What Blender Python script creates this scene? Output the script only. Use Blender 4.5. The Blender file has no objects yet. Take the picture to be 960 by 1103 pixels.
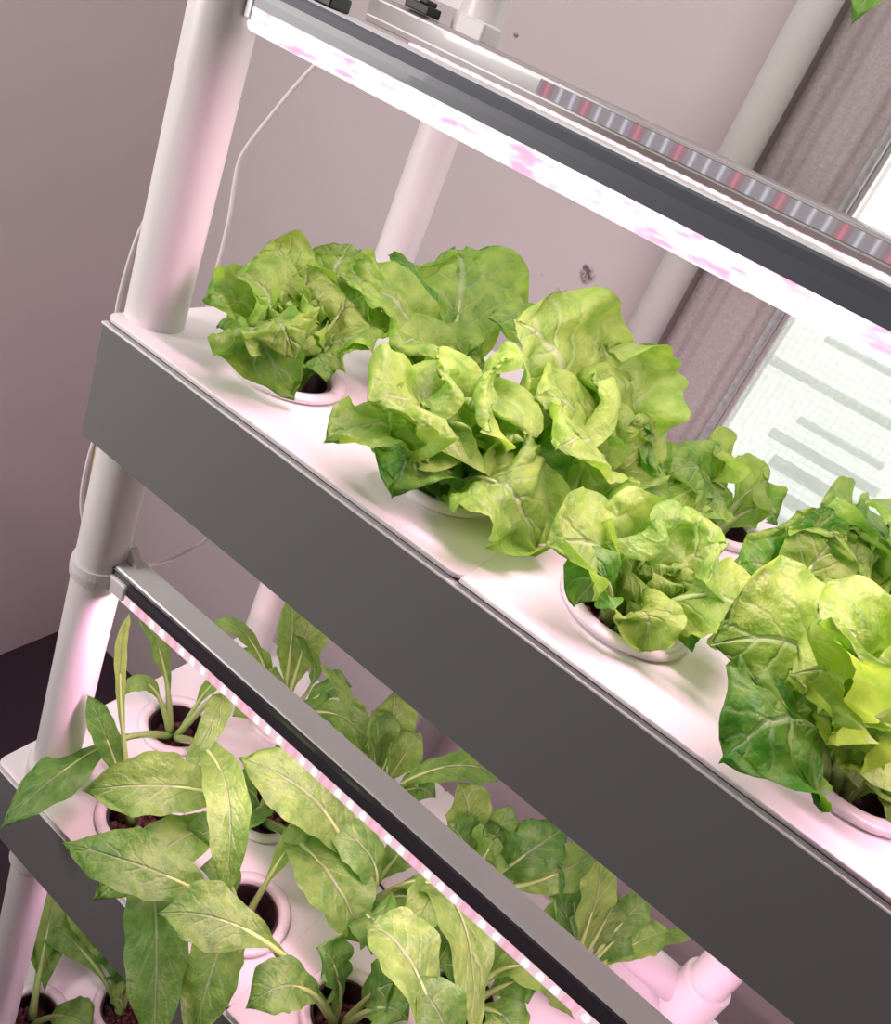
import bpy, bmesh, math, random
from mathutils import Vector, Matrix, noise
STRIP1 = 1.35
STRIP2 = 1.7
WORLD = 2.15
AMB = 11
AMB2 = 8.5
LED1 = 2.9
LED2 = 3.6
LED3 = 4.3
LED4 = 1.2
EXPO = 0.04
S = 0.28                      # one drawing unit in metres
SC = bpy.context.scene
COL = SC.collection
V = Vector

# ------------------------------------------------------------------ materials
def mat(name, col, rough=0.5, metal=0.0, spec=0.5, noise_amt=0.0, nscale=8.0, bump=0.0, bscale=60.0, coat=0.0):
    m = bpy.data.materials.new(name); m.use_nodes = True
    nt = m.node_tree; b = nt.nodes['Principled BSDF']
    b.inputs['Base Color'].default_value = (*col, 1); b.inputs['Roughness'].default_value = rough
    b.inputs['Metallic'].default_value = metal; b.inputs['Specular IOR Level'].default_value = spec
    b.inputs['Coat Weight'].default_value = coat
    tc = nt.nodes.new('ShaderNodeTexCoord')
    if noise_amt:
        n = nt.nodes.new('ShaderNodeTexNoise'); n.inputs['Scale'].default_value = nscale; n.inputs['Detail'].default_value = 5
        nt.links.new(tc.outputs['Object'], n.inputs['Vector'])
        r = nt.nodes.new('ShaderNodeMapRange'); r.inputs['To Min'].default_value = 1-noise_amt; r.inputs['To Max'].default_value = 1+noise_amt
        nt.links.new(n.outputs['Fac'], r.inputs['Value'])
        mx = nt.nodes.new('ShaderNodeVectorMath'); mx.operation = 'SCALE'; mx.inputs[0].default_value = col
        nt.links.new(r.outputs['Result'], mx.inputs['Scale']); nt.links.new(mx.outputs['Vector'], b.inputs['Base Color'])
    if bump:
        n = nt.nodes.new('ShaderNodeTexNoise'); n.inputs['Scale'].default_value = bscale; n.inputs['Detail'].default_value = 3
        nt.links.new(tc.outputs['Object'], n.inputs['Vector'])
        bp = nt.nodes.new('ShaderNodeBump'); bp.inputs['Strength'].default_value = bump; bp.inputs['Distance'].default_value = 0.002
        nt.links.new(n.outputs['Fac'], bp.inputs['Height']); nt.links.new(bp.outputs['Normal'], b.inputs['Normal'])
    return m

def math_node(nt, op, a, b=None, c=None):
    n = nt.nodes.new('ShaderNodeMath'); n.operation = op
    for i, x in enumerate((a, b, c)):
        if x is None: continue
        if isinstance(x, (int, float)): n.inputs[i].default_value = x
        else: nt.links.new(x, n.inputs[i])
    return n.outputs[0]

def leaf_material(name, light, dark, rib, vein_n=7.0, VS=.35, SL=.3):
    m = bpy.data.materials.new(name); m.use_nodes = True; nt = m.node_tree
    b = nt.nodes['Principled BSDF']; out = nt.nodes['Material Output']
    uv = nt.nodes.new('ShaderNodeUVMap'); uv.uv_map = 'UVMap'
    sp = nt.nodes.new('ShaderNodeSeparateXYZ'); nt.links.new(uv.outputs['UV'], sp.inputs[0])
    u, v = sp.outputs[0], sp.outputs[1]
    av = math_node(nt, 'ABSOLUTE', math_node(nt, 'MULTIPLY_ADD', v, 2.0, -1.0))
    tc = nt.nodes.new('ShaderNodeTexCoord')
    ns = nt.nodes.new('ShaderNodeTexNoise'); ns.inputs['Scale'].default_value = 75; ns.inputs['Detail'].default_value = 5
    nt.links.new(tc.outputs['Object'], ns.inputs['Vector'])
    nf = nt.nodes.new('ShaderNodeTexNoise'); nf.inputs['Scale'].default_value = 210; nf.inputs['Detail'].default_value = 2
    nt.links.new(tc.outputs['Object'], nf.inputs['Vector'])
    # side veins run forward from the midrib
    ph = math_node(nt, 'MULTIPLY_ADD', av, -SL, u)
    ph = math_node(nt, 'MULTIPLY_ADD', ns.outputs['Fac'], 0.10, ph)
    sn = math_node(nt, 'SINE', math_node(nt, 'MULTIPLY', ph, vein_n*6.2832))
    vein = math_node(nt, 'POWER', math_node(nt, 'MULTIPLY_ADD', sn, 0.5, 0.5), 10.0)
    vein = math_node(nt, 'MULTIPLY', vein, math_node(nt, 'SUBTRACT', 1.0, av))
    # midrib, broad at the base
    wr = math_node(nt, 'MULTIPLY_ADD', u, -0.10, 0.13)
    mid = math_node(nt, 'SUBTRACT', 1.0, math_node(nt, 'DIVIDE', av, wr)); mid = math_node(nt, 'MAXIMUM', mid, 0.0)
    mid = math_node(nt, 'POWER', mid, 0.6)
    ribf = math_node(nt, 'MINIMUM', math_node(nt, 'ADD', math_node(nt, 'MULTIPLY', vein, VS), math_node(nt, 'MULTIPLY', mid, 0.6)), 1.0)
    at = nt.nodes.new('ShaderNodeAttribute'); at.attribute_name = 'tint'
    mx = nt.nodes.new('ShaderNodeMix'); mx.data_type = 'RGBA'
    mx.inputs['A'].default_value = (*light, 1); mx.inputs['B'].default_value = (*dark, 1)
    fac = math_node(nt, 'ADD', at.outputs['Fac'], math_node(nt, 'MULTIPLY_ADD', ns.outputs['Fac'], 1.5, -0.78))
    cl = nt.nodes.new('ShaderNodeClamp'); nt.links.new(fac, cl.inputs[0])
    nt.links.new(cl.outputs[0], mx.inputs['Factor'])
    m2 = nt.nodes.new('ShaderNodeMix'); m2.data_type = 'RGBA'
    nt.links.new(ribf, m2.inputs['Factor']); nt.links.new(mx.outputs['Result'], m2.inputs['A']); m2.inputs['B'].default_value = (*rib, 1)
    nt.links.new(m2.outputs['Result'], b.inputs['Base Color'])
    b.inputs['Roughness'].default_value = 0.42; b.inputs['Specular IOR Level'].default_value = 0.45
    h = math_node(nt, 'ADD', math_node(nt, 'MULTIPLY', ribf, -0.9), math_node(nt, 'MULTIPLY', ns.outputs['Fac'], 0.9))
    h = math_node(nt, 'ADD', h, math_node(nt, 'MULTIPLY', nf.outputs['Fac'], 0.30))
    bp = nt.nodes.new('ShaderNodeBump'); bp.inputs['Strength'].default_value = 0.75; bp.inputs['Distance'].default_value = 0.005
    nt.links.new(h, bp.inputs['Height']); nt.links.new(bp.outputs['Normal'], b.inputs['Normal'])
    tr = nt.nodes.new('ShaderNodeBsdfTranslucent'); ms = nt.nodes.new('ShaderNodeMixShader'); ms.inputs[0].default_value = 0.46
    hs = nt.nodes.new('ShaderNodeHueSaturation'); hs.inputs['Hue'].default_value = 0.495; hs.inputs['Saturation'].default_value = 1.12; hs.inputs['Value'].default_value = 1.25
    nt.links.new(m2.outputs['Result'], hs.inputs['Color']); nt.links.new(hs.outputs['Color'], tr.inputs['Color'])
    nt.links.new(b.outputs[0], ms.inputs[1]); nt.links.new(tr.outputs[0], ms.inputs[2]); nt.links.new(ms.outputs[0], out.inputs['Surface'])
    return m

def diode_material(name, strength, pitch, gap, white=(1, .93, .95), pink=(1, .30, .45), soft=0.35, between=(1, .55, .68), zc=None, hz=.006):
    """light of a diode strip: bright spots along x, every fourth one pink"""
    m = bpy.data.materials.new(name); m.use_nodes = True; nt = m.node_tree
    nt.nodes.remove(nt.nodes['Principled BSDF']); out = nt.nodes['Material Output']
    tc = nt.nodes.new('ShaderNodeTexCoord'); sp = nt.nodes.new('ShaderNodeSeparateXYZ'); nt.links.new(tc.outputs['Object'], sp.inputs[0])
    x = math_node(nt, 'DIVIDE', sp.outputs[0], pitch)
    fr = math_node(nt, 'FRACT', x)
    dot = math_node(nt, 'ABSOLUTE', math_node(nt, 'MULTIPLY_ADD', fr, 2.0, -1.0))       # 0 at the diode, 1 between
    if zc is not None:
        zd = math_node(nt, 'DIVIDE', math_node(nt, 'SUBTRACT', sp.outputs[2], zc), hz)
        dot = math_node(nt, 'SQRT', math_node(nt, 'ADD', math_node(nt, 'MULTIPLY', dot, dot), math_node(nt, 'MULTIPLY', zd, zd)))
    br = nt.nodes.new('ShaderNodeMapRange'); br.interpolation_type = 'SMOOTHSTEP'
    br.inputs['From Min'].default_value = soft; br.inputs['From Max'].default_value = min(1.0, soft+.45)
    br.inputs['To Min'].default_value = 1.0; br.inputs['To Max'].default_value = gap
    nt.links.new(dot, br.inputs['Value'])
    gm = nt.nodes.new('ShaderNodeMapRange'); gm.inputs['From Min'].default_value = soft; gm.inputs['From Max'].default_value = min(1.0, soft+.45); nt.links.new(dot, gm.inputs['Value'])
    idx = math_node(nt, 'FRACT', math_node(nt, 'DIVIDE', math_node(nt, 'FLOOR', x), 3.5))
    isp = math_node(nt, 'LESS_THAN', idx, 0.28)
    mx = nt.nodes.new('ShaderNodeMix'); mx.data_type = 'RGBA'
    nt.links.new(isp, mx.inputs['Factor']); mx.inputs['A'].default_value = (*white, 1); mx.inputs['B'].default_value = (*pink, 1)
    mg = nt.nodes.new('ShaderNodeMix'); mg.data_type = 'RGBA'; nt.links.new(math_node(nt, 'MULTIPLY', gm.outputs['Result'], .75), mg.inputs['Factor'])
    nt.links.new(mx.outputs['Result'], mg.inputs['A']); mg.inputs['B'].default_value = (*between, 1)
    em = nt.nodes.new('ShaderNodeEmission'); nt.links.new(mg.outputs['Result'], em.inputs['Color'])
    nt.links.new(math_node(nt, 'MULTIPLY', br.outputs['Result'], strength), em.inputs['Strength'])
    nt.links.new(em.outputs[0], out.inputs['Surface'])
    return m

M = {}
M['pvc'] = mat('white_pvc', (.80, .76, .76), .35, noise_amt=.03)
M['lid'] = mat('white_tray_plastic', (.83, .79, .80), .38, noise_amt=.02, bump=.05)
M['panel'] = mat('grey_tray_front', (.19, .192, .19), .33, spec=.5)
M['cup'] = mat('dark_cup', (.035, .016, .02), .6)
M['ring'] = mat('white_cup_ring', (.80, .74, .75), .3)
M['pebble'] = mat('clay_pebble', (.10, .03, .03), .7, noise_amt=.5, nscale=90)
M['alu'] = mat('brushed_aluminium', (.70, .70, .70), .4, metal=.1, noise_amt=.05, nscale=30)
M['gloss'] = mat('dark_gloss', (.05, .046, .055), .2, spec=.8, coat=.5)
M['gloss_grey'] = mat('grey_gloss', (.13, .145, .17), .42, spec=.6, coat=.1)
M['smoke'] = mat('smoky_plastic', (.33, .30, .31), .18, spec=.7, coat=.4)
M['cable'] = mat('white_cable', (.75, .70, .68), .5)
M['ycable'] = mat('yellow_cable', (.62, .42, .14), .5)
M['clip'] = mat('white_clip_plastic', (.72, .69, .68), .4)
M['black'] = mat('black_plastic', (.015, .015, .017), .5)
M['floor'] = mat('dark_purple_floor', (.028, .012, .022), .55, noise_amt=.35, nscale=6)
M['ceil'] = mat('ceiling_paint', (.6, .57, .56), .8)
M['pipe'] = mat('painted_pipe', (.60, .60, .57), .6, noise_amt=.06, nscale=14)
M['frame'] = mat('window_frame_white', (.75, .75, .74), .4)
M['slat'] = mat('grey_slat', (.62, .64, .64), .6)
M['hem'] = mat('silver_hem', (.36, .37, .38), .5, noise_amt=.6, nscale=120)
M['slat'].node_tree.nodes['Principled BSDF'].inputs['Transmission Weight'].default_value = 0
def slat_tr():
    nt = M['slat'].node_tree; t = nt.nodes.new('ShaderNodeBsdfTransparent'); t.inputs['Color'].default_value = (.78, .81, .78, 1)
    ms = nt.nodes.new('ShaderNodeMixShader'); ms.inputs[0].default_value = .75; o = nt.nodes['Material Output']
    nt.links.new(nt.nodes['Principled BSDF'].outputs[0], ms.inputs[1]); nt.links.new(t.outputs[0], ms.inputs[2]); nt.links.new(ms.outputs[0], o.inputs['Surface'])
slat_tr()
M['dark_line'] = mat('dark_strip', (.03, .022, .028), .8)
M['strip_front'] = diode_material('diode_strip_front', STRIP1, .021, .85, soft=.35, white=(1, .80, .90), pink=(1, .50, .70), between=(1, .57, .77))
M['strip_rear'] = diode_material('diode_strip_rear', 3.2, .0125, .55, soft=.25, white=(1, .86, .92), pink=(1, .36, .5))
M['strip_low'] = diode_material('diode_strip_low', STRIP2, .0135, .52, soft=.15, white=(1, .93, .97), pink=(1, .30, .44), between=(1, .60, .70), zc=.0072, hz=.011)
M['reflection'] = diode_material('painted_reflection', .70, .0135, .72, soft=.0, white=(.85, .82, .90), pink=(.95, .30, .38), between=(.55, .46, .50))  # faint glow painting the reflected dots of the other diode strip
def blotch(name, strength):
    m = bpy.data.materials.new(name); m.use_nodes = True; nt = m.node_tree
    nt.nodes.remove(nt.nodes['Principled BSDF']); out = nt.nodes['Material Output']
    tc = nt.nodes.new('ShaderNodeTexCoord'); mp = nt.nodes.new('ShaderNodeMapping'); mp.inputs['Scale'].default_value = (38, 90, 150)
    nt.links.new(tc.outputs['Object'], mp.inputs['Vector'])
    n = nt.nodes.new('ShaderNodeTexNoise'); n.inputs['Scale'].default_value = 1; n.inputs['Detail'].default_value = 2; nt.links.new(mp.outputs[0], n.inputs['Vector'])
    r = nt.nodes.new('ShaderNodeMapRange'); r.interpolation_type = 'SMOOTHSTEP'; r.inputs['From Min'].default_value = .50; r.inputs['From Max'].default_value = .68
    nt.links.new(n.outputs['Fac'], r.inputs['Value'])
    mx = nt.nodes.new('ShaderNodeMix'); mx.data_type = 'RGBA'; nt.links.new(r.outputs['Result'], mx.inputs['Factor'])
    mx.inputs['A'].default_value = (1, .88, .95, 1); mx.inputs['B'].default_value = (.85, .44, .62, 1)
    em = nt.nodes.new('ShaderNodeEmission'); em.inputs['Strength'].default_value = strength; nt.links.new(mx.outputs['Result'], em.inputs['Color'])
    nt.links.new(em.outputs[0], out.inputs['Surface']); return m
M['strip_front'] = blotch('diode_tube_front', STRIP1)
M['cap'] = diode_material('end_glow', 5, 10, 1.0, soft=1.0, white=(1, .9, .94), pink=(1, .9, .94))
M['lettuce'] = leaf_material('lettuce_leaf', (.37, .57, .11), (.075, .29, .03), (.56, .70, .40), 7, .30, .34)
M['green'] = leaf_material('long_green_leaf', (.28, .47, .10), (.085, .25, .045), (.48, .60, .33), 9, .20, .22)
M['stalk'] = mat('leaf_stalk', (.34, .50, .16), .4, noise_amt=.15, nscale=40)

def wall_material():
    m = mat('plaster_wall', (.60, .535, .545), .75, noise_amt=.04, nscale=3, bump=.15, bscale=25)
    nt = m.node_tree; b = nt.nodes['Principled BSDF']
    prev = b.inputs['Base Color'].links[0].from_socket
    g = nt.nodes.new('ShaderNodeNewGeometry')
    nz = nt.nodes.new('ShaderNodeTexNoise'); nz.inputs['Scale'].default_value = 75; nz.inputs['Detail'].default_value = 3
    nt.links.new(g.outputs['Position'], nz.inputs['Vector'])
    tot = None
    for (x, z, r) in ((.268, .18, .034), (.172, .044, .026), (.034, .09, .02), (.346, .111, .018), (.21, .0, .015), (.42, -.03, .016), (.24, .21, .014), (-.62, 1.02, .012)):
        d = nt.nodes.new('ShaderNodeVectorMath'); d.operation = 'DISTANCE'
        d.inputs[1].default_value = (x*S, 2.65*S, z*S); nt.links.new(g.outputs['Position'], d.inputs[0])
        f = math_node(nt, 'SUBTRACT', 1.0, math_node(nt, 'DIVIDE', d.outputs['Value'], r*1.5*S)); f = math_node(nt, 'MAXIMUM', f, 0.0)
        tot = f if tot is None else math_node(nt, 'ADD', tot, f)
    k = math_node(nt, 'MULTIPLY', tot, math_node(nt, 'MAXIMUM', math_node(nt, 'MULTIPLY_ADD', nz.outputs['Fac'], 10.0, -4.6), 0.0))
    cl = nt.nodes.new('ShaderNodeClamp'); cl.inputs['Max'].default_value = .85; nt.links.new(k, cl.inputs[0])
    mx = nt.nodes.new('ShaderNodeMix'); mx.data_type = 'RGBA'; nt.links.new(cl.outputs[0], mx.inputs['Factor'])
    nt.links.new(prev, mx.inputs['A']); mx.inputs['B'].default_value = (.06, .035, .05, 1)
    nt.links.new(mx.outputs['Result'], b.inputs['Base Color'])
    return m
M['wall'] = wall_material()

def curtain_material():
    m = mat('woven_curtain', (.40, .34, .33), .85)
    nt = m.node_tree; b = nt.nodes['Principled BSDF']
    tc = nt.nodes.new('ShaderNodeTexCoord')
    w = nt.nodes.new('ShaderNodeTexWave'); w.bands_direction = 'Z'; w.inputs['Scale'].default_value = 70; w.inputs['Distortion'].default_value = 1.5; w.inputs['Detail Scale'].default_value = 4
    nt.links.new(tc.outputs['Object'], w.inputs['Vector'])
    n = nt.nodes.new('ShaderNodeTexNoise'); n.inputs['Scale'].default_value = 260; n.inputs['Detail'].default_value = 4
    nt.links.new(tc.outputs['Object'], n.inputs['Vector'])
    h = math_node(nt, 'ADD', math_node(nt, 'MULTIPLY', w.outputs['Fac'], .05), math_node(nt, 'MULTIPLY', n.outputs['Fac'], .8))
    sc = math_node(nt, 'MULTIPLY_ADD', h, .6, .68)
    mx = nt.nodes.new('ShaderNodeVectorMath'); mx.operation = 'SCALE'; mx.inputs[0].default_value = (.46, .41, .40)
    nt.links.new(sc, mx.inputs['Scale']); nt.links.new(mx.outputs['Vector'], b.inputs['Base Color'])
    bp = nt.nodes.new('ShaderNodeBump'); bp.inputs['Strength'].default_value = .5; bp.inputs['Distance'].default_value = .002
    nt.links.new(h, bp.inputs['Height']); nt.links.new(bp.outputs['Normal'], b.inputs['Normal'])
    return m
M['curtain'] = curtain_material()

def film_material():
    """milky dimpled film on the window pane, lets the daylight through"""
    m = bpy.data.materials.new('dimpled_film'); m.use_nodes = True; nt = m.node_tree
    nt.nodes.remove(nt.nodes['Principled BSDF']); out = nt.nodes['Material Output']
    tc = nt.nodes.new('ShaderNodeTexCoord')
    vo = nt.nodes.new('ShaderNodeTexVoronoi'); vo.inputs['Scale'].default_value = 105; vo.inputs['Randomness'].default_value = .25
    nt.links.new(tc.outputs['Object'], vo.inputs['Vector'])
    r = nt.nodes.new('ShaderNodeMapRange'); r.inputs['From Max'].default_value = .6
    r.inputs['To Min'].default_value = .86; r.inputs['To Max'].default_value = .66
    nt.links.new(vo.outputs['Distance'], r.inputs['Value'])
    t = nt.nodes.new('ShaderNodeBsdfTransparent')
    cc = nt.nodes.new('ShaderNodeCombineColor'); 
    for i in range(3): nt.links.new(r.outputs['Result'], cc.inputs[i])
    nt.links.new(cc.outputs[0], t.inputs['Color'])
    tl = nt.nodes.new('ShaderNodeBsdfTranslucent'); tl.inputs['Color'].default_value = (.9, .9, .86, 1)
    ms = nt.nodes.new('ShaderNodeMixShader'); ms.inputs[0].default_value = .3
    nt.links.new(t.outputs[0], ms.inputs[1]); nt.links.new(tl.outputs[0], ms.inputs[2]); nt.links.new(ms.outputs[0], out.inputs['Surface'])
    return m
M['film'] = film_material()

# ------------------------------------------------------------------ mesh helpers (drawing units in, metres out)
def link(name, bm, m, parent=None, smooth=False, bevel=0.0, mats=None):
    me = bpy.data.meshes.new(name)
    for v in bm.verts: v.co *= S
    bmesh.ops.recalc_face_normals(bm, faces=bm.faces) if not smooth == 'keep' else None
    bm.to_mesh(me); bm.free()
    for mm in (mats or [m]): me.materials.append(mm)
    if smooth:
        for p in me.polygons: p.use_smooth = True
    o = bpy.data.objects.new(name, me); COL.objects.link(o)
    if bevel:
        b = o.modifiers.new('bevel', 'BEVEL'); b.width = bevel*S; b.segments = 3; b.limit_method = 'ANGLE'; b.angle_limit = math.radians(40)
        w = o.modifiers.new('wn', 'WEIGHTED_NORMAL'); w.keep_sharp = True
        for p in me.polygons: p.use_smooth = True
    if parent: o.parent = parent
    return o

def tag(o, label, cat, group=None, kind=None):
    if label: o['label'] = label
    if cat: o['category'] = cat
    if group: o['group'] = group
    if kind: o['kind'] = kind
    return o

def empty(name, loc, label=None, cat=None, group=None):
    o = bpy.data.objects.new(name, None); COL.objects.link(o); o.location = V(loc)*S
    o.empty_display_size = .02
    return tag(o, label, cat, group)

def box(bm, a, b, mi=0):
    (x0, y0, z0), (x1, y1, z1) = a, b
    vs = [bm.verts.new(p) for p in ((x0,y0,z0),(x1,y0,z0),(x1,y1,z0),(x0,y1,z0),(x0,y0,z1),(x1,y0,z1),(x1,y1,z1),(x0,y1,z1))]
    for f in ((0,3,2,1),(4,5,6,7),(0,1,5,4),(1,2,6,5),(2,3,7,6),(3,0,4,7)):
        q = bm.faces.new([vs[i] for i in f]); q.material_index = mi

def tube(bm, pts, radii, n=24, caps=True, closed=False):
    pts = [V(p) for p in pts]; rings = []
    if isinstance(radii, (int, float)): radii = [radii]*len(pts)
    nrm = None
    for i, p in enumerate(pts):
        t = (pts[min(i+1, len(pts)-1)] - pts[max(i-1, 0)]).normalized()
        if nrm is None:
            nrm = t.orthogonal().normalized()
        else:
            nrm = (nrm - t*nrm.dot(t)).normalized()
        bn = t.cross(nrm)
        rings.append([bm.verts.new(p + (nrm*math.cos(2*math.pi*k/n) + bn*math.sin(2*math.pi*k/n))*radii[i]) for k in range(n)])
    for a, b in zip(rings, rings[1:]):
        for k in range(n): bm.faces.new((a[k], a[(k+1) % n], b[(k+1) % n], b[k]))
    if caps:
        bm.faces.new(rings[0][::-1]); bm.faces.new(rings[-1])

def lathe(bm, prof, c=(0, 0, 0), n=48, mi=0, closed=False):
    c = V(c); rings = []
    for r, z in prof:
        rings.append([bm.verts.new(c + V((r*math.cos(2*math.pi*k/n), r*math.sin(2*math.pi*k/n), z))) for k in range(n)])
    seq = list(zip(rings, rings[1:])) + ([(rings[-1], rings[0])] if closed else [])
    for a, b in seq:
        for k in range(n):
            f = bm.faces.new((a[k], a[(k+1) % n], b[(k+1) % n], b[k])); f.material_index = mi
    return rings

def extrude_x(bm, prof, x0, x1, caps=True, mi=0):
    a = [bm.verts.new((x0, y, z)) for y, z in prof]; b = [bm.verts.new((x1, y, z)) for y, z in prof]
    n = len(prof)
    for k in range(n):
        f = bm.faces.new((a[k], a[(k+1) % n], b[(k+1) % n], b[k])); f.material_index = mi
    if caps:
        for q in (a[::-1], b):
            f = bm.faces.new(q); f.material_index = mi

def catmull(pts, n=8):
    pts = [V(p) for p in pts]; P = [pts[0]*2-pts[1]] + pts + [pts[-1]*2-pts[-2]]; out = []
    for i in range(1, len(P)-2):
        for k in range(n):
            t = k/n; a, b, c, d = P[i-1], P[i], P[i+1], P[i+2]
            out.append(.5*((2*b)+(c-a)*t+(2*a-5*b+4*c-d)*t*t+(3*b-a-3*c+d)*t**3))
    out.append(pts[-1]); return out

# ------------------------------------------------------------------ room
YW = 2.65; XL = -2.66; ZF = -4.6; ZC = 5.0; YF = -8.0; XR = 7.0
WX0, WX1, WZ0, WZ1 = 1.205, 4.6, -1.7, 3.6
bm = bmesh.new(); T = .5
box(bm, (XL-.4, YW, ZF-.3), (WX0, YW+T, ZC+.3)); box(bm, (WX1, YW, ZF-.3), (XR+.4, YW+T, ZC+.3))
box(bm, (WX0, YW, ZF-.3), (WX1, YW+T, WZ0)); box(bm, (WX0, YW, WZ1), (WX1, YW+T, ZC+.3))
tag(link('wall_back', bm, M['wall']), 'pinkish plaster wall behind the rack with dark scuffs', None, kind='structure')
bm = bmesh.new(); box(bm, (XL-.4, YF, ZF-.3), (XL, YW, ZC+.3)); tag(link('wall_left', bm, M['wall']), None, None, kind='structure')
bm = bmesh.new(); box(bm, (XR, YF, ZF-.3), (XR+.4, YW, ZC+.3)); tag(link('wall_right', bm, M['wall']), None, None, kind='structure')
bm = bmesh.new(); box(bm, (XL-.4, YF-.4, ZF-.3), (XR+.4, YF, ZC+.3)); tag(link('wall_front', bm, M['wall']), None, None, kind='structure')
bm = bmesh.new(); box(bm, (XL, YF, ZF-.3), (XR, YW, ZF)); tag(link('floor', bm, M['floor']), None, None, kind='structure')
bm = bmesh.new(); box(bm, (XL, YF, ZC), (XR, YW, ZC+.3)); tag(link('ceiling', bm, M['ceil']), None, None, kind='structure')
bm = bmesh.new(); box(bm, (XL, YW-.03, ZF), (XL+.035, YW, ZC)); tag(link('trim_1', bm, M['dark_line']), None, None, kind='structure')
# window
bm = bmesh.new(); fw = .05; yf = YW+.05
box(bm, (WX0, yf, WZ0), (WX0+fw*.5, yf+.1, WZ1)); box(bm, (WX1-fw, yf, WZ0), (WX1, yf+.1, WZ1))
box(bm, (WX0, yf, WZ0), (WX1, yf+.1, WZ0+fw)); box(bm, (WX0, yf, WZ1-fw), (WX1, yf+.1, WZ1))
win = tag(link('window_1', bm, M['frame'], bevel=.006), None, None, kind='structure')
bm = bmesh.new(); box(bm, (WX0+.02, yf+.04, WZ0+.04), (WX1-.04, yf+.052, .83)); link('dimpled_film', bm, M['film'], win)
# outside shutter slats seen through the film
rnd = random.Random(4)
sh = empty('window_shutter', (WX0, YW+.9, WZ0), 'pale horizontal slats outside the window, seen through the milky film', 'shutter')
k = 0
for z, x0, x1 in ((.60, 1.55, 3.2), (.41, 1.40, 3.4), (.205, 1.22, 3.4), (.50, 1.75, 3.3), (.02, 1.5, 1.95), (-.10, 1.42, 2.0), (-.22, 1.5, 3.2), (-.36, 1.35, 3.0), (-.48, 1.60, 3.2), (.10, 2.0, 3.2), (-.03, 2.1, 3.2), (.31, 1.8, 3.1), (-.62, 1.7, 3.2), (-.76, 1.9, 3.3)):
    bm = bmesh.new(); h = rnd.uniform(.012, .026)
    # seen from the room the slats stand a little behind the pane
    box(bm, (x0, YW+.22, z-h), (x1, YW+.30, z+h)); o = link('slat', bm, M['slat'], None, bevel=.004)
    o.parent = sh; o.matrix_parent_inverse = Matrix.Translation(-V((WX0, YW+.9, WZ0))*S)

# drain pipe and curtain beside the window
bm = bmesh.new(); tube(bm, [(.70, YW-.13, ZF), (.70, YW-.13, ZC)], .085, 32)
tag(link('wall_pipe', bm, M['pipe'], smooth=True), 'pale grey painted vertical pipe on the back wall left of the curtain', 'pipe')
cur = empty('curtain', (1.0, YW-.06, -2.4), 'taupe woven curtain hanging between the wall pipe and the window', 'curtain')
def curtain_piece(name, xs, m, th=.012, parent=cur):
    bm = bmesh.new(); fr = []; bk = []
    for x, y in xs: fr.append((x, y)); bk.append((x, y+th))
    prof = fr+bk[::-1]
    a = [bm.verts.new((x, y, -2.4)) for x, y in prof]; b = [bm.verts.new((x, y, ZC-.05)) for x, y in prof]
    n = len(prof)
    for i in range(n): bm.faces.new((a[i], a[(i+1) % n], b[(i+1) % n], b[i]))
    bm.faces.new(a[::-1]); bm.faces.new(b)
    o = link(name, bm, m, None, smooth=True)
    e = o.modifiers.new('es', 'EDGE_SPLIT'); e.split_angle = math.radians(50)
    o.parent = parent; o.matrix_parent_inverse = Matrix.Translation(-V((1.0, YW-.06, -2.4))*S)
    return o
xs = [(.80+.38*i/60, YW-.05-.015*math.sin(i/60*2*math.pi*1.6+.6)-.003*math.sin(i*.7)) for i in range(61)]
curtain_piece('curtain_cloth', xs, M['curtain'])
curtain_piece('curtain_hem', [(1.178, YW-.058), (1.19, YW-.062), (1.20, YW-.06), (1.209, YW-.056)], M['hem'])

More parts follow.
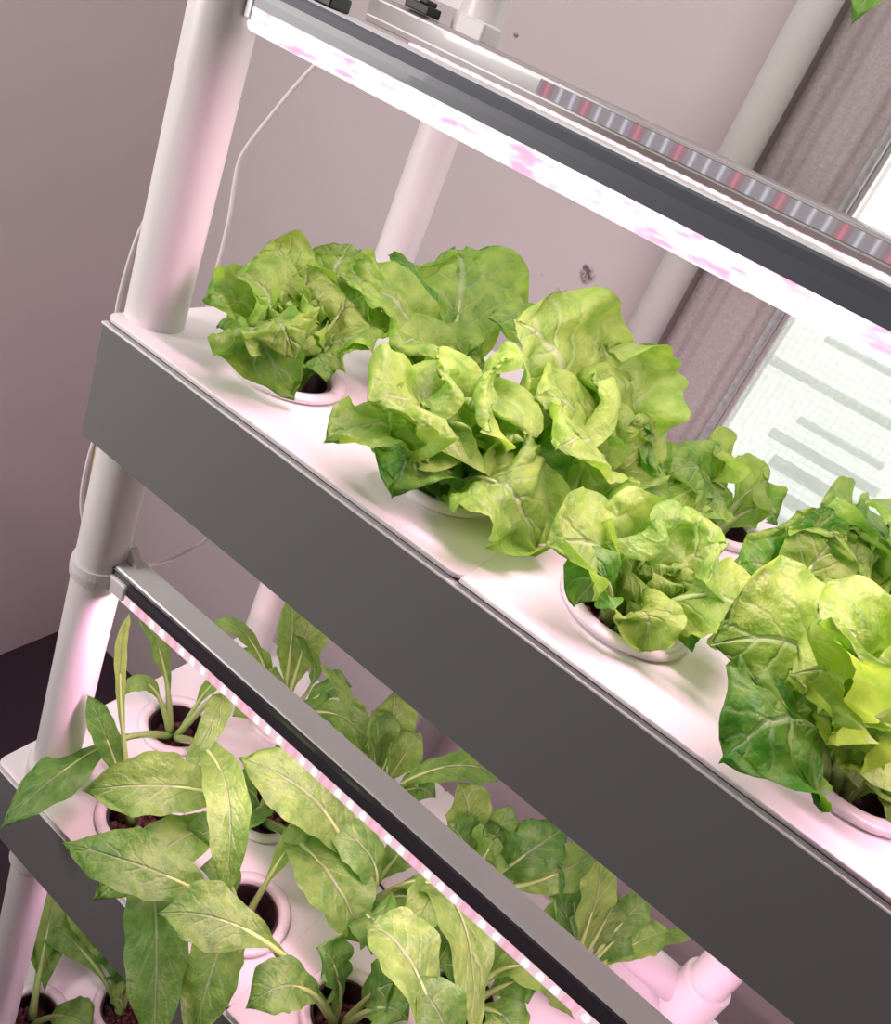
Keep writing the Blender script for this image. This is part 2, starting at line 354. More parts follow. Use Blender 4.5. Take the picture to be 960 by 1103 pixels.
# ------------------------------------------------------------------ troughs
CUPS1 = [(.43, .30), (.99, .30), (1.57, .29), (2.15, .28), (2.72, .29), (.715, .71), (1.285, .71), (1.855, .71), (2.42, .71), (.43, 1.13), (1., 1.13), (1.57, 1.13), (2.14, 1.13), (2.7, 1.13)]
CUPS2 = [(.43, .25), (1., .28), (1.5, .28), (2.07, .28), (.17, .66), (.72, .66), (1.27, .66), (1.8, .66), (.43, 1.08), (1., 1.08), (1.55, 1.08), (2.1, 1.08), (2.65, .28), (2.4, .66), (2.65, 1.08)]
CUPS3 = [(.43, .62), (.15, .26), (1.0, .62), (.72, .26)]
HR = .152
def lid_part(x0, x1, y0, y1, z, holes, parent, loc):
    cu = bpy.data.curves.new('lid', 'CURVE'); cu.dimensions = '2D'; cu.fill_mode = 'BOTH'; cu.extrude = .004*S; cu.bevel_depth = .003*S; cu.bevel_resolution = 2
    def poly(pts):
        sp = cu.splines.new('POLY'); sp.points.add(len(pts)-1); sp.use_cyclic_u = True
        for p, q in zip(sp.points, pts): p.co = (q[0]*S, q[1]*S, 0, 1)
    r = .03; P = []
    for cx, cy, a0 in ((x1-r, y1-r, 0), (x0+r, y1-r, 90), (x0+r, y0+r, 180), (x1-r, y0+r, 270)):
        for k in range(5):
            a = math.radians(a0+22.5*k); P.append((cx+r*math.cos(a), cy+r*math.sin(a)))
    if x0 > .1: P = [(x0, y0), (x1, y0), (x1, y1), (x0, y1)]
    poly(P)
    for hx, hy in holes:
        if x0+HR < hx < x1-HR+.05: poly([(hx+HR*math.cos(2*math.pi*k/48), hy+HR*math.sin(2*math.pi*k/48)) for k in range(48)][::-1])
    tmp = bpy.data.objects.new('tmp', cu); COL.objects.link(tmp)
    dg = bpy.context.evaluated_depsgraph_get(); me = bpy.data.meshes.new_from_object(tmp.evaluated_get(dg))
    bpy.data.objects.remove(tmp)
    me.materials.clear(); me.materials.append(M['lid'])
    o = bpy.data.objects.new('tray_lid', me); COL.objects.link(o); o.parent = parent
    o.location = (V((0, 0, z-.007))-V(loc))*S
    return o
def trough(z, x0, x1, seams, cups, h, label, dep=1.42):
    loc = (x0, 0, z-h)
    t = empty('growing_trough', loc, label, 'growing trough', 'white troughs of the growing rack')
    def P(o): o.parent = t; o.matrix_parent_inverse = Matrix.Translation(-V(loc)*S); return o
    xs = [x0]+[s for s in seams if x0 < s < x1]+[x1]
    for a, b in zip(xs, xs[1:]):
        lid_part(a+.002 if a > x0 else a, b-.002 if b < x1 else b, .0, dep, z, [c for c in cups if a < c[0] < b], t, loc)
    # body: bottom and the back and end walls
    bm = bmesh.new()
    box(bm, (x0+.01, .012, z-h), (x1, dep-.01, z-h+.02)); box(bm, (x0+.01, dep-.03, z-h+.02), (x1, dep-.01, z-.03))
    box(bm, (x0+.01, .02, z-h+.02), (x0+.03, dep-.03, z-.03))
    P(link('trough_body', bm, M['lid']))
    bm = bmesh.new(); extrude_x(bm, [(-.004, z-h), (.012, z-h), (.012, z-.030), (-.004, z-.030)], x0-.004, x1)
    P(link('front_panel', bm, M['panel'], bevel=.003))
    bm = bmesh.new(); extrude_x(bm, [(-.008, z-.031), (.012, z-.031), (.012, z-.024), (-.008, z-.024)], x0-.006, x1)
    P(link('rim_strip', bm, M['lid'], bevel=.002))
    bm = bmesh.new(); box(bm, (x0+.01, .010, z-.03), (x1, .03, z-.013)); P(link('gap_shade', bm, M['dark_line']))  # dark strip standing in for the shade in the gap under the lid
    return t, P
t1, P1_ = trough(0, .02, 3.3, [1.262, 2.53], CUPS1, .39, 'topmost trough in view, long grey front and pink-lit white lid full of lettuces')
t2, P2_ = trough(-1.964, -.10, 3.3, [1.2, 2.5], CUPS2, .39, 'middle trough below the long diode light, planted with long-leaved greens')
t3, P3_ = trough(-3.93, -.10, 2.0, [1.2], CUPS3, .39, 'lowest trough near the floor, seen in the bottom left corner')

# ------------------------------------------------------------------ net cups and clay pebbles
def make_cup(x, y, z, label):
    r = empty('net_cup', (x, y, z-.02), label, 'net cup', 'net cups in the troughs')
    bm = bmesh.new()
    prof = [(HR-.008, -.05), (HR-.004, 0), (HR+.012, .012), (HR+.018, .020), (HR+.010, .030), (HR-.004, .034), (HR-.020, .030), (HR-.028, .016), (HR-.030, -.05)]
    lathe(bm, [(a, b+.012) for a, b in prof], n=56, closed=True); link('cup_ring', bm, M['ring'], r, smooth=True)
    bm = bmesh.new(); n = 28
    lathe(bm, [(HR-.031, .025), (HR-.034, -.06), (HR-.05, -.20), (.0005, -.20), (.0005, -.19), (HR-.06, -.19), (HR-.042, -.06), (HR-.038, .025)], n=40, closed=True)
    link('cup_basket', bm, M['cup'], r, smooth=False)
    return r
def make_pebbles(x, y, z, seed, label):
    rd = random.Random(seed); bm = bmesh.new()
    for k in range(70):
        a = rd.uniform(0, 2*math.pi); q = math.sqrt(rd.random())*.088; s = rd.uniform(.014, .022)
        mtx = Matrix.Translation((q*math.cos(a), q*math.sin(a), rd.uniform(-.012, .012))) @ Matrix.Rotation(rd.uniform(0, 3), 4, 'X') @ Matrix.Diagonal((s, s*rd.uniform(.7, 1), s*rd.uniform(.7, 1), 1))
        bmesh.ops.create_icosphere(bm, subdivisions=1, radius=1, matrix=mtx)
    lathe(bm, [(.0005, -.03), (.095, -.03), (.095, -.012), (.0005, -.004)], n=20)
    o = link('clay_pebbles', bm, M['pebble'], None, smooth=True); o.location = V((x, y, z-.075))*S
    return tag(o, label, 'clay pebbles', 'clay pebbles in the net cups', 'stuff')

# ------------------------------------------------------------------ leaves
def sstep(a, b, x):
    t = max(0, min(1, (x-a)/(b-a))); return t*t*(3-2*t)
def add_leaf(bm, uvl, tl, B, Mi, T, W, pet, tint, style, rd, nu=38, nv=16, cup=None, ruf=None, roll=None, face=0.0):
    B, Mi, T = V(B), V(Mi), V(T)
    C = Mi*2-(B+T)*.5
    ln = (Mi-B).length+(T-Mi).length
    rad = V((T.x-B.x, T.y-B.y, 0))
    if rad.length < .03: rad = V((rd.uniform(-1, 1), rd.uniform(-1, 1), 0))
    rad.normalize(); side0 = V((-rad.y, rad.x, 0))
    roll = rd.uniform(-.3, .3) if roll is None else roll
    lett = style == 'L'
    ruf = (rd.uniform(.028, .06) if lett else rd.uniform(.018, .04)) * 1.0 if ruf is None else ruf
    cup = (rd.uniform(-.25, .25) if lett else rd.uniform(-.1, .35)) if cup is None else cup
    nl = rd.uniform(1.3, 2.5) if lett else rd.uniform(2, 4)
    ph = [rd.uniform(0, 6.28), rd.uniform(0, 6.28)]; off = V((rd.uniform(0, 50), rd.uniform(0, 50), 0))
    tb = rd.uniform(-.12, .12)*ln if not lett else 0
    grid = []
    for i in range(nu+1):
        u = i/nu; t = u
        p = B*(1-t)**2+C*2*t*(1-t)+T*t*t; d = ((C-B)*(1-t)+(T-C)*t)
        if d.length < 1e-6: d = T-B
        d.normalize()
        tr_, tu = d.dot(rad), d.z
        s = side0-d*side0.dot(d); s.normalize()
        N = s.cross(d)*-1
        N = d.cross(s)*1.0
        if N.dot(-rad*tu+V((0, 0, 1))*tr_) < 0: N = -N
        if face:
            F = V((.12, -.72, .68)); Fp = F-d*F.dot(d)
            if Fp.length > .15:
                N = N*(1-face)+Fp.normalized()*face; N = (N-d*N.dot(d)).normalized(); s = N.cross(d)
        ang = roll*(.4+u); cs, sn = math.cos(ang), math.sin(ang)
        s2 = s*cs+N*sn; N2 = N*cs-s*sn
        if lett:
            q = max(0, (u-pet)/(1-pet)); g = q**1.25
            w = math.sqrt(max(0, 1-(2*g-1)**2))
            base = .13+.25*u
            w = max(w*(.8+.25*q), base*(1-sstep(.75, 1, u)) if u < .8 else 0)
        else:
            q = max(0, (u-pet)/(1-pet)); g = q**1.5
            w = max(0, math.sin(math.pi*min(1, g)))**.62*.88
            w = max(w, .14*(1-sstep(.6, .95, u)))
        if i == nu: w = .02
        row = []
        for j in range(nv+1):
            v = 2*j/nv-1; av = abs(v); sg = 0 if v < 0 else 1
            jag = 1
            if lett: jag += .06*noise.noise(V((u*5, sg*7.3, 0))+off)*2*av + .022*math.sin(u*42+ph[sg])*av**5
            else: jag += .07*noise.noise(V((u*4, sg*7.3, 0))+off)*2*av + .035*math.sin(u*46+ph[sg])*av**6
            x = v*W*.5*w*jag
            zc = cup*av*av*W*.5*w
            amp = ruf*W*2.2*sstep(.1, .5, u)
            rz = amp*(av**1.6)*math.sin(2*math.pi*nl*u+ph[sg]+av*1.2)
            if lett: rz += amp*.32*(av**4)*math.sin(2*math.pi*nl*3.1*u+ph[1-sg])
            cr = (.030 if lett else .012)*W/.25
            rz += cr*noise.noise(V((u*ln*14, v*W*9, 0))+off)*(1-.6*(1-av))*sstep(.05, .3, u)
            if lett: rz += .010*noise.noise(V((u*ln*34, v*W*22, 3))+off)*sstep(.1, .4, u)
            pt = p+s2*x+N2*(zc+rz)+s2*(rz*.35*sg*0)
            # tip rounding: pull the side rows back a little near the end
            pt -= d*(av*av*W*.16*sstep(.55, 1, u))
            vt = bm.verts.new(pt); vt[tl] = tint
            row.append((vt, (u, j/nv)))
        grid.append(row)
    for i in range(nu):
        for j in range(nv):
            q = (grid[i][j], grid[i+1][j], grid[i+1][j+1], grid[i][j+1])
            f = bm.faces.new([a[0] for a in q])
            for lp, a in zip(f.loops, q): lp[uvl].uv = a[1]
    return B, C, T, W

def stalk(bm, B, C, T, W, pet, style):
    pts = []; rr = []
    e = .5 if style == 'L' else min(.75, pet+.38)
    for k in range(13):
        t = e*k/12; p = B*(1-t)**2+C*2*t*(1-t)+T*t*t
        pts.append(p-V((0, 0, .004))); r0 = (.017 if style == 'L' else .015)+.02*W
        rr.append(max(.003, r0*(1-.85*t/e)))
    tube(bm, pts, rr, 8)

def plant(key, label, cat, name, style, group, heart=8, hc=None, hz=.17, hr=.13, hw=.13, seed=1, extra=None):
    (cx, cy, cz), rows = PLANTS[key]
    rd = random.Random(seed*77+5)
    root = empty(name, (cx, cy, cz-.06), label, cat, group)
    inv = Matrix.Translation(-V((cx, cy, cz-.06))*S)
    def newbm():
        bm = bmesh.new(); return bm, bm.loops.layers.uv.new('UVMap'), bm.verts.layers.float.new('tint')
    def fin(o): o.parent = root; o.matrix_parent_inverse = inv; return o
    m = M['lettuce'] if style == 'L' else M['green']
    bm, uvl, tl = newbm(); sb = bmesh.new()
    allrows = list(rows)+(extra or [])
    for r in allrows:
        W, pet, tint = r[6:9]
        a = rd.uniform(0, 6.28)
        B = V((cx+.02*math.cos(a), cy+.02*math.sin(a), cz-.05))
        # start each leaf on its own side of the crown
        dr = V((r[3]-cx, r[4]-cy, 0)); dr = dr.normalized()*.022 if dr.length > .01 else V((0, 0, 0))
        B = V((cx, cy, cz-.05))+dr
        res = add_leaf(bm, uvl, tl, B, r[0:3], r[3:6], W, pet, tint, style, rd, face=.62 if style == 'L' else .35)
        stalk(sb, *res, pet, style)
    fin(link('outer_leaves' if style == 'L' else 'leaves', bm, m, None, smooth='keep'))
    fin(link('stalks', sb, M['stalk'], None, smooth=True))
    if heart:
        bm, uvl, tl = newbm(); hc = hc or (cx, cy)
        n = heart
        for k in range(n):
            a = k*2.399+seed; f = k/n                      # inner ones first, upright
            rr = hr*(.25+.9*f); zz = cz+hz+.03-(.10*f)
            B = V((cx+(hc[0]-cx)*.3, cy+(hc[1]-cy)*.3, cz-.02))
            Tp = V((hc[0]+rr*math.cos(a), hc[1]+rr*math.sin(a), zz))
            Mi = (B+Tp)*.5+V((math.cos(a), math.sin(a), 0))*rr*.30+V((0, 0, .02))
            add_leaf(bm, uvl, tl, B, Mi, Tp, hw*(.8+.6*f), .08, rd.uniform(.0, .45), 'L', rd, nu=22, nv=12, cup=.6, ruf=.07)
        fin(link('heart_leaves', bm, m, None, smooth='keep'))
    return root

PLANTS={
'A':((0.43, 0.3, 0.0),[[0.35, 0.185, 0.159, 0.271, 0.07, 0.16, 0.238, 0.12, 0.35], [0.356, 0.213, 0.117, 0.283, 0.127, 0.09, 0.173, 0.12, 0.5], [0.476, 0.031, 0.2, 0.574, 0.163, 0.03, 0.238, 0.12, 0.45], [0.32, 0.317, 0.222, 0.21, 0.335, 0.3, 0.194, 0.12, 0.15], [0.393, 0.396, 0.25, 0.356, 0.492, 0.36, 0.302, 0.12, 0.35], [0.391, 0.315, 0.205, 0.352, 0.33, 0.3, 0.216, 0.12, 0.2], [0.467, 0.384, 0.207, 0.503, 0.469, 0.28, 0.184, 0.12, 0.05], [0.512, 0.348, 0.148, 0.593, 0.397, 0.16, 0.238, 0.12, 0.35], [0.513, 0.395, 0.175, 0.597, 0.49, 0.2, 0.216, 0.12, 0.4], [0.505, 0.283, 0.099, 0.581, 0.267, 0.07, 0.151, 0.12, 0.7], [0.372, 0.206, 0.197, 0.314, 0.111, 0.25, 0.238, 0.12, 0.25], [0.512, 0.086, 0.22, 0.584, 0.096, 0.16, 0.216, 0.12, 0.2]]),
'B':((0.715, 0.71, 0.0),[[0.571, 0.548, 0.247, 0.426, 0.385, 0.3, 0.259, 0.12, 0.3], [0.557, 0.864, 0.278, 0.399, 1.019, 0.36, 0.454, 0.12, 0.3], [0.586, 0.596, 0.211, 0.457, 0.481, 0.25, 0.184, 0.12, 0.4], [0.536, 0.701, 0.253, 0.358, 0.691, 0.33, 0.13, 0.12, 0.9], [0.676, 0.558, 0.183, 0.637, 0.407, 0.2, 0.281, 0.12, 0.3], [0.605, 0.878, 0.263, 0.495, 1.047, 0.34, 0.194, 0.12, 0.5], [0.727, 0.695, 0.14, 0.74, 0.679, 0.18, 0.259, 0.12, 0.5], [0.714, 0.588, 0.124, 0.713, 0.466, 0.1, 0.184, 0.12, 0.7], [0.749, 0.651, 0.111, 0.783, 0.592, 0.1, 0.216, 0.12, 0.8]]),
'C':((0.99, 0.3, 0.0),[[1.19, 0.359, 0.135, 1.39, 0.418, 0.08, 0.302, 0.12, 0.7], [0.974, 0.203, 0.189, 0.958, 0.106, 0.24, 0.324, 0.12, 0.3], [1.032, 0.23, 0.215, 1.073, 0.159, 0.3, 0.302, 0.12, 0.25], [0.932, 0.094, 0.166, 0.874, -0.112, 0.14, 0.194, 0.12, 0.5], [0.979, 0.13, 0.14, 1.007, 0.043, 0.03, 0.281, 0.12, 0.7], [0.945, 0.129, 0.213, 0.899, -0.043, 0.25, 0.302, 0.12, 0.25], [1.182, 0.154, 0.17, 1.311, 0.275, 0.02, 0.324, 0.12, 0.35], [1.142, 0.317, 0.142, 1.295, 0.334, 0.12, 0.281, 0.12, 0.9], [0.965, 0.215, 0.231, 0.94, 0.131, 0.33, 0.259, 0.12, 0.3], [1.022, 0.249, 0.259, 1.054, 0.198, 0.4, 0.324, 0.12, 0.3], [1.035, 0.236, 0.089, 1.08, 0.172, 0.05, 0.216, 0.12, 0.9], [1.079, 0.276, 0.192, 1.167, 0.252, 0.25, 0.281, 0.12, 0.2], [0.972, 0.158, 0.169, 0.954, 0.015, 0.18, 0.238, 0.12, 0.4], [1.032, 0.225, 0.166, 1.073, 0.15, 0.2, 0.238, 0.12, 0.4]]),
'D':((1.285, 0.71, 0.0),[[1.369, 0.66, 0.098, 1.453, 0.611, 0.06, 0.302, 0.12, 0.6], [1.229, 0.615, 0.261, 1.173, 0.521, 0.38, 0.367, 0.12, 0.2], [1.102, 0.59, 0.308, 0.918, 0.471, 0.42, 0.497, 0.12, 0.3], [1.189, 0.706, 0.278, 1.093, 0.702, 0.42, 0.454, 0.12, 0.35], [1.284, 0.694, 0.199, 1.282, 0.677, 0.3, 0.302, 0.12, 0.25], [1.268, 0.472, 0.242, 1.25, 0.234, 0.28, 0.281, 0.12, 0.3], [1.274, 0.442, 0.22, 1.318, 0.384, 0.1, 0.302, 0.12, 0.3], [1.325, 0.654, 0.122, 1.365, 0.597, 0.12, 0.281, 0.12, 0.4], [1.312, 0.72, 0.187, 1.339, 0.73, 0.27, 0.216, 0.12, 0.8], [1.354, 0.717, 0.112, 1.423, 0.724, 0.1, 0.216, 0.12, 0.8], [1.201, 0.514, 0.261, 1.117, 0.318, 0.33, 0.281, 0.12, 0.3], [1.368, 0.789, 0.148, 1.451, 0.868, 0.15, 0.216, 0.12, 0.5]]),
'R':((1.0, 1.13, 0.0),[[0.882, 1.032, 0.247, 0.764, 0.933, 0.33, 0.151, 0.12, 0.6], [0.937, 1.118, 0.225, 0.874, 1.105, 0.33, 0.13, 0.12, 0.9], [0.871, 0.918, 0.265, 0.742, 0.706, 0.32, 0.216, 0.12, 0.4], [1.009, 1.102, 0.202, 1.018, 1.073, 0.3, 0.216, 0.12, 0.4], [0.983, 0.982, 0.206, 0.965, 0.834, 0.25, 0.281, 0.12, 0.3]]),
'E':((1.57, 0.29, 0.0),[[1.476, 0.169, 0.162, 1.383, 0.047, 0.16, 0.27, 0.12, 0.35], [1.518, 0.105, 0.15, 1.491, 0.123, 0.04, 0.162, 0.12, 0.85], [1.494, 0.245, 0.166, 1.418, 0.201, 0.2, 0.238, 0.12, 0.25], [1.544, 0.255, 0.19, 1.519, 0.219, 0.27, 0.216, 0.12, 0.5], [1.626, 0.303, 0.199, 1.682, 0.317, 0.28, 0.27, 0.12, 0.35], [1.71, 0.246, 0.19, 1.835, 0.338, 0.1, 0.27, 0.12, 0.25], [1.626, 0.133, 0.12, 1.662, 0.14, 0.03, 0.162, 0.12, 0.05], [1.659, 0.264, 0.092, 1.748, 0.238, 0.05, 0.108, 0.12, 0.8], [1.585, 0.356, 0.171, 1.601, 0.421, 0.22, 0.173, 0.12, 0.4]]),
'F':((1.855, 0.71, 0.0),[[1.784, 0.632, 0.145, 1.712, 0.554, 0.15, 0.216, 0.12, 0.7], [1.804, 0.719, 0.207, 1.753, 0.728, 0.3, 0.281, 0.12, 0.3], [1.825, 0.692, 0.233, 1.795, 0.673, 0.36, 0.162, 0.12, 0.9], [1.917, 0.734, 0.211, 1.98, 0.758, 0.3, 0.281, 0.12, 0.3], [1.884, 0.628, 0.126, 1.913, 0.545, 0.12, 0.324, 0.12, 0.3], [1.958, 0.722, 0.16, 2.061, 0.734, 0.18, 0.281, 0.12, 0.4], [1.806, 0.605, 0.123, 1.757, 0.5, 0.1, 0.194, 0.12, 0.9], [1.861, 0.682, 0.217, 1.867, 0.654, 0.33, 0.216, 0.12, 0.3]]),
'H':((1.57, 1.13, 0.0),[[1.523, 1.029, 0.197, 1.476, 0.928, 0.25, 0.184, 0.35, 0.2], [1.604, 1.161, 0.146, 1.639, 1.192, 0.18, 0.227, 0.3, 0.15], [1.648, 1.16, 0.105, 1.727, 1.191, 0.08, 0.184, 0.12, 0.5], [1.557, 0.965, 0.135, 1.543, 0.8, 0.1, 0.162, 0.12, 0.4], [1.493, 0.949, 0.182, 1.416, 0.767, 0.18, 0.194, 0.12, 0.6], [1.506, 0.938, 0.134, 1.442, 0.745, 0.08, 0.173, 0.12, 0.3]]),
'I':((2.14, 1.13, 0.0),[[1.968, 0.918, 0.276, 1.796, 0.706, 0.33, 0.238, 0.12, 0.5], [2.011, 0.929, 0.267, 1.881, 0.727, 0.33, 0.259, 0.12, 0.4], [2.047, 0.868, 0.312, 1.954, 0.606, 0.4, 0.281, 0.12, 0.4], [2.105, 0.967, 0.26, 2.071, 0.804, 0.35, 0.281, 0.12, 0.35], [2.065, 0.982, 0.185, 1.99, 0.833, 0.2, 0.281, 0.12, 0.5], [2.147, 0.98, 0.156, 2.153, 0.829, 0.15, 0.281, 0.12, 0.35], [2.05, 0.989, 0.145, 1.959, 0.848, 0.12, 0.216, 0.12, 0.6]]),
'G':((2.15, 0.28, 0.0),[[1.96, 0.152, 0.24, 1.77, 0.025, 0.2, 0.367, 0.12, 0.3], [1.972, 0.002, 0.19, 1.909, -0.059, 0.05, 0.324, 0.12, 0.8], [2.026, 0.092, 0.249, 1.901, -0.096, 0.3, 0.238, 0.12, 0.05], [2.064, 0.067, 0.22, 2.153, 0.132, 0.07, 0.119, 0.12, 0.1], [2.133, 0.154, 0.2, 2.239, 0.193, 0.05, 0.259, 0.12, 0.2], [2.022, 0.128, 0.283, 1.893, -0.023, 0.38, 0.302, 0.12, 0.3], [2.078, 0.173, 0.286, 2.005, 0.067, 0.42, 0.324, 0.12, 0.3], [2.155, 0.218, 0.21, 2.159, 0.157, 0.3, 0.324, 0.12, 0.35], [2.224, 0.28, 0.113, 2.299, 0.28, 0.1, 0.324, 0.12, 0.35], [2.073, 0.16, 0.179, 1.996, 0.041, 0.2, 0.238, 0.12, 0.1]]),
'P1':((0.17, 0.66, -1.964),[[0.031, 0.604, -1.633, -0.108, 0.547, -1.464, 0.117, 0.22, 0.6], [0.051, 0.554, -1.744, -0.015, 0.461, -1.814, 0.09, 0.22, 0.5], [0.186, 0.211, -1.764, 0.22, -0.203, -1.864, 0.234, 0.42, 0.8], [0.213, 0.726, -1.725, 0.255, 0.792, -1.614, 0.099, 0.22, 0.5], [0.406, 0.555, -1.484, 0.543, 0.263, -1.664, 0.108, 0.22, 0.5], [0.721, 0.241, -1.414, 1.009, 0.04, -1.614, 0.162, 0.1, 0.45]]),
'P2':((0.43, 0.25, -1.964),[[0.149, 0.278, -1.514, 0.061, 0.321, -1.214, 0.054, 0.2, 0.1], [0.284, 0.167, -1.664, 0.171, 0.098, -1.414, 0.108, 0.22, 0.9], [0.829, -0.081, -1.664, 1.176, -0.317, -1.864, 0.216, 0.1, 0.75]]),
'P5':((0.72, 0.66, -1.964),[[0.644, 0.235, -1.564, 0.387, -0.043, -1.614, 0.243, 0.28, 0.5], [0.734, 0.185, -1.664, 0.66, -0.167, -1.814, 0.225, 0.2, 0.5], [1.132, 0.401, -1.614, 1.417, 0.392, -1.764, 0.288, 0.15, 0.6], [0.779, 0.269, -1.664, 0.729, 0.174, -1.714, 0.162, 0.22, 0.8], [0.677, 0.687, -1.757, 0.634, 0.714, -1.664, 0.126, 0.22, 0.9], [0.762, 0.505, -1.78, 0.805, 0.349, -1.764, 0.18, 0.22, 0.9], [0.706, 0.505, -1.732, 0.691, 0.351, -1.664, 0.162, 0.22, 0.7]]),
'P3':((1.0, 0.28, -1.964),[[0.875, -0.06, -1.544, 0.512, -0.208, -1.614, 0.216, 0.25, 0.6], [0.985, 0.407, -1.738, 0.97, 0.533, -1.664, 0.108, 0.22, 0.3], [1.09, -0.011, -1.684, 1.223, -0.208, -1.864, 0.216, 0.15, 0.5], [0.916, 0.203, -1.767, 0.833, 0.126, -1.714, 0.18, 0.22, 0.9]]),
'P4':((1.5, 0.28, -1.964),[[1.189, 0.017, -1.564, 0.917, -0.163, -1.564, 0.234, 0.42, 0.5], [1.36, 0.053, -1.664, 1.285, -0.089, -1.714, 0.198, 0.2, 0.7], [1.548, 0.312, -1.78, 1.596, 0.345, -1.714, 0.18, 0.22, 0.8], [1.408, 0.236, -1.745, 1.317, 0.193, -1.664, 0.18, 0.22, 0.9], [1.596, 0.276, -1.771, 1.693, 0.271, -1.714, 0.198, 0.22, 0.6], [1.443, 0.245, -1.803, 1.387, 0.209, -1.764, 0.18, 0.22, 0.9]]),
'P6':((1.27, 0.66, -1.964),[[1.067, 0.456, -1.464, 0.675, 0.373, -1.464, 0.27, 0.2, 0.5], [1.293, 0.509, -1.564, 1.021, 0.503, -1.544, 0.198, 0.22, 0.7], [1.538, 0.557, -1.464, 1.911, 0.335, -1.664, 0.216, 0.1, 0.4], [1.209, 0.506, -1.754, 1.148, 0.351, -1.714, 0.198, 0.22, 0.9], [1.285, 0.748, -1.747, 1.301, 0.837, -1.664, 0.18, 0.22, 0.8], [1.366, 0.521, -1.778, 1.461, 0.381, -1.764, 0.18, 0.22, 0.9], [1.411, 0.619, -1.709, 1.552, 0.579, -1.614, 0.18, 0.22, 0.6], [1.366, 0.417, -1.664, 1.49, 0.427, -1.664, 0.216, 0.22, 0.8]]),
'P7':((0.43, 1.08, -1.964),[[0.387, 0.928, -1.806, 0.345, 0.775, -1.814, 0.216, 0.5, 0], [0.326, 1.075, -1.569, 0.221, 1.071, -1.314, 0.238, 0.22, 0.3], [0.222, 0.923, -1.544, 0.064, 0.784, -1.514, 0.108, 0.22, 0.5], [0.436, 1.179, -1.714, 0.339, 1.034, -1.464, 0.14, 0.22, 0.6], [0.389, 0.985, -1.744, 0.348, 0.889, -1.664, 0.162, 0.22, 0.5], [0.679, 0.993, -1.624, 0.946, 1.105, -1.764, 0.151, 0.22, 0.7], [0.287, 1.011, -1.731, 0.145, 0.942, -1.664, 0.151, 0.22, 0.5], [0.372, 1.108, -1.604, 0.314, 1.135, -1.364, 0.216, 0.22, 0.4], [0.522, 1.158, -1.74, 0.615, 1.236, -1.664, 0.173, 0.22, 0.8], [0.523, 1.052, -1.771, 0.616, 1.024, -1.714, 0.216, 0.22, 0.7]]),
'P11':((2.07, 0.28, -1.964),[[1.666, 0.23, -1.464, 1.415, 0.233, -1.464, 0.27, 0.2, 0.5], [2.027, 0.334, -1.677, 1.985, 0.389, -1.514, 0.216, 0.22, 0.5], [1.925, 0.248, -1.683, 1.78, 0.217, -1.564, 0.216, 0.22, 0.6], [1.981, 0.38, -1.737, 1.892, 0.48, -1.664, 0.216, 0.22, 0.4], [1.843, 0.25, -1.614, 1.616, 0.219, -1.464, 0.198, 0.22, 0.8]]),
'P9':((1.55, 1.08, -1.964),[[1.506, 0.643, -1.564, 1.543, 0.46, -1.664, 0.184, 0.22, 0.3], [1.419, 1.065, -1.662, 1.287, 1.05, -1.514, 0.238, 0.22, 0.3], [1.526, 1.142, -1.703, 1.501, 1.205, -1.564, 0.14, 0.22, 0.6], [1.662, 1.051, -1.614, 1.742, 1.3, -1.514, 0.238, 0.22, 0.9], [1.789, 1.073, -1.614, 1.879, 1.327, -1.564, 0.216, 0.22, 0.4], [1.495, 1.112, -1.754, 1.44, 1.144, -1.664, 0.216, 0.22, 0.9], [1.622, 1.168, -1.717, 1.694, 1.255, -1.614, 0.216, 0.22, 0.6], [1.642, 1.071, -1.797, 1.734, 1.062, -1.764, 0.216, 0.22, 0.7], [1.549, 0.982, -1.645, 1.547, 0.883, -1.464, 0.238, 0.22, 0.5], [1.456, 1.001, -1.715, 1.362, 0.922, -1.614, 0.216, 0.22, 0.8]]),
'P10':((1.8, 0.66, -1.964),[[1.743, 0.662, -1.755, 1.685, 0.664, -1.664, 0.135, 0.22, 0.7], [1.883, 0.661, -1.614, 2.144, 0.769, -1.764, 0.198, 0.22, 0.35], [1.921, 0.61, -1.813, 2.043, 0.56, -1.814, 0.18, 0.22, 0.8], [1.786, 0.701, -1.734, 1.773, 0.743, -1.614, 0.198, 0.22, 0.3], [1.729, 0.561, -1.74, 1.657, 0.462, -1.664, 0.198, 0.22, 0.8], [1.646, 0.586, -1.703, 1.491, 0.511, -1.614, 0.18, 0.22, 0.5], [1.721, 0.544, -1.564, 1.656, 0.785, -1.564, 0.18, 0.22, 0.4], [1.899, 0.692, -1.744, 1.998, 0.725, -1.664, 0.18, 0.22, 0.9]]),
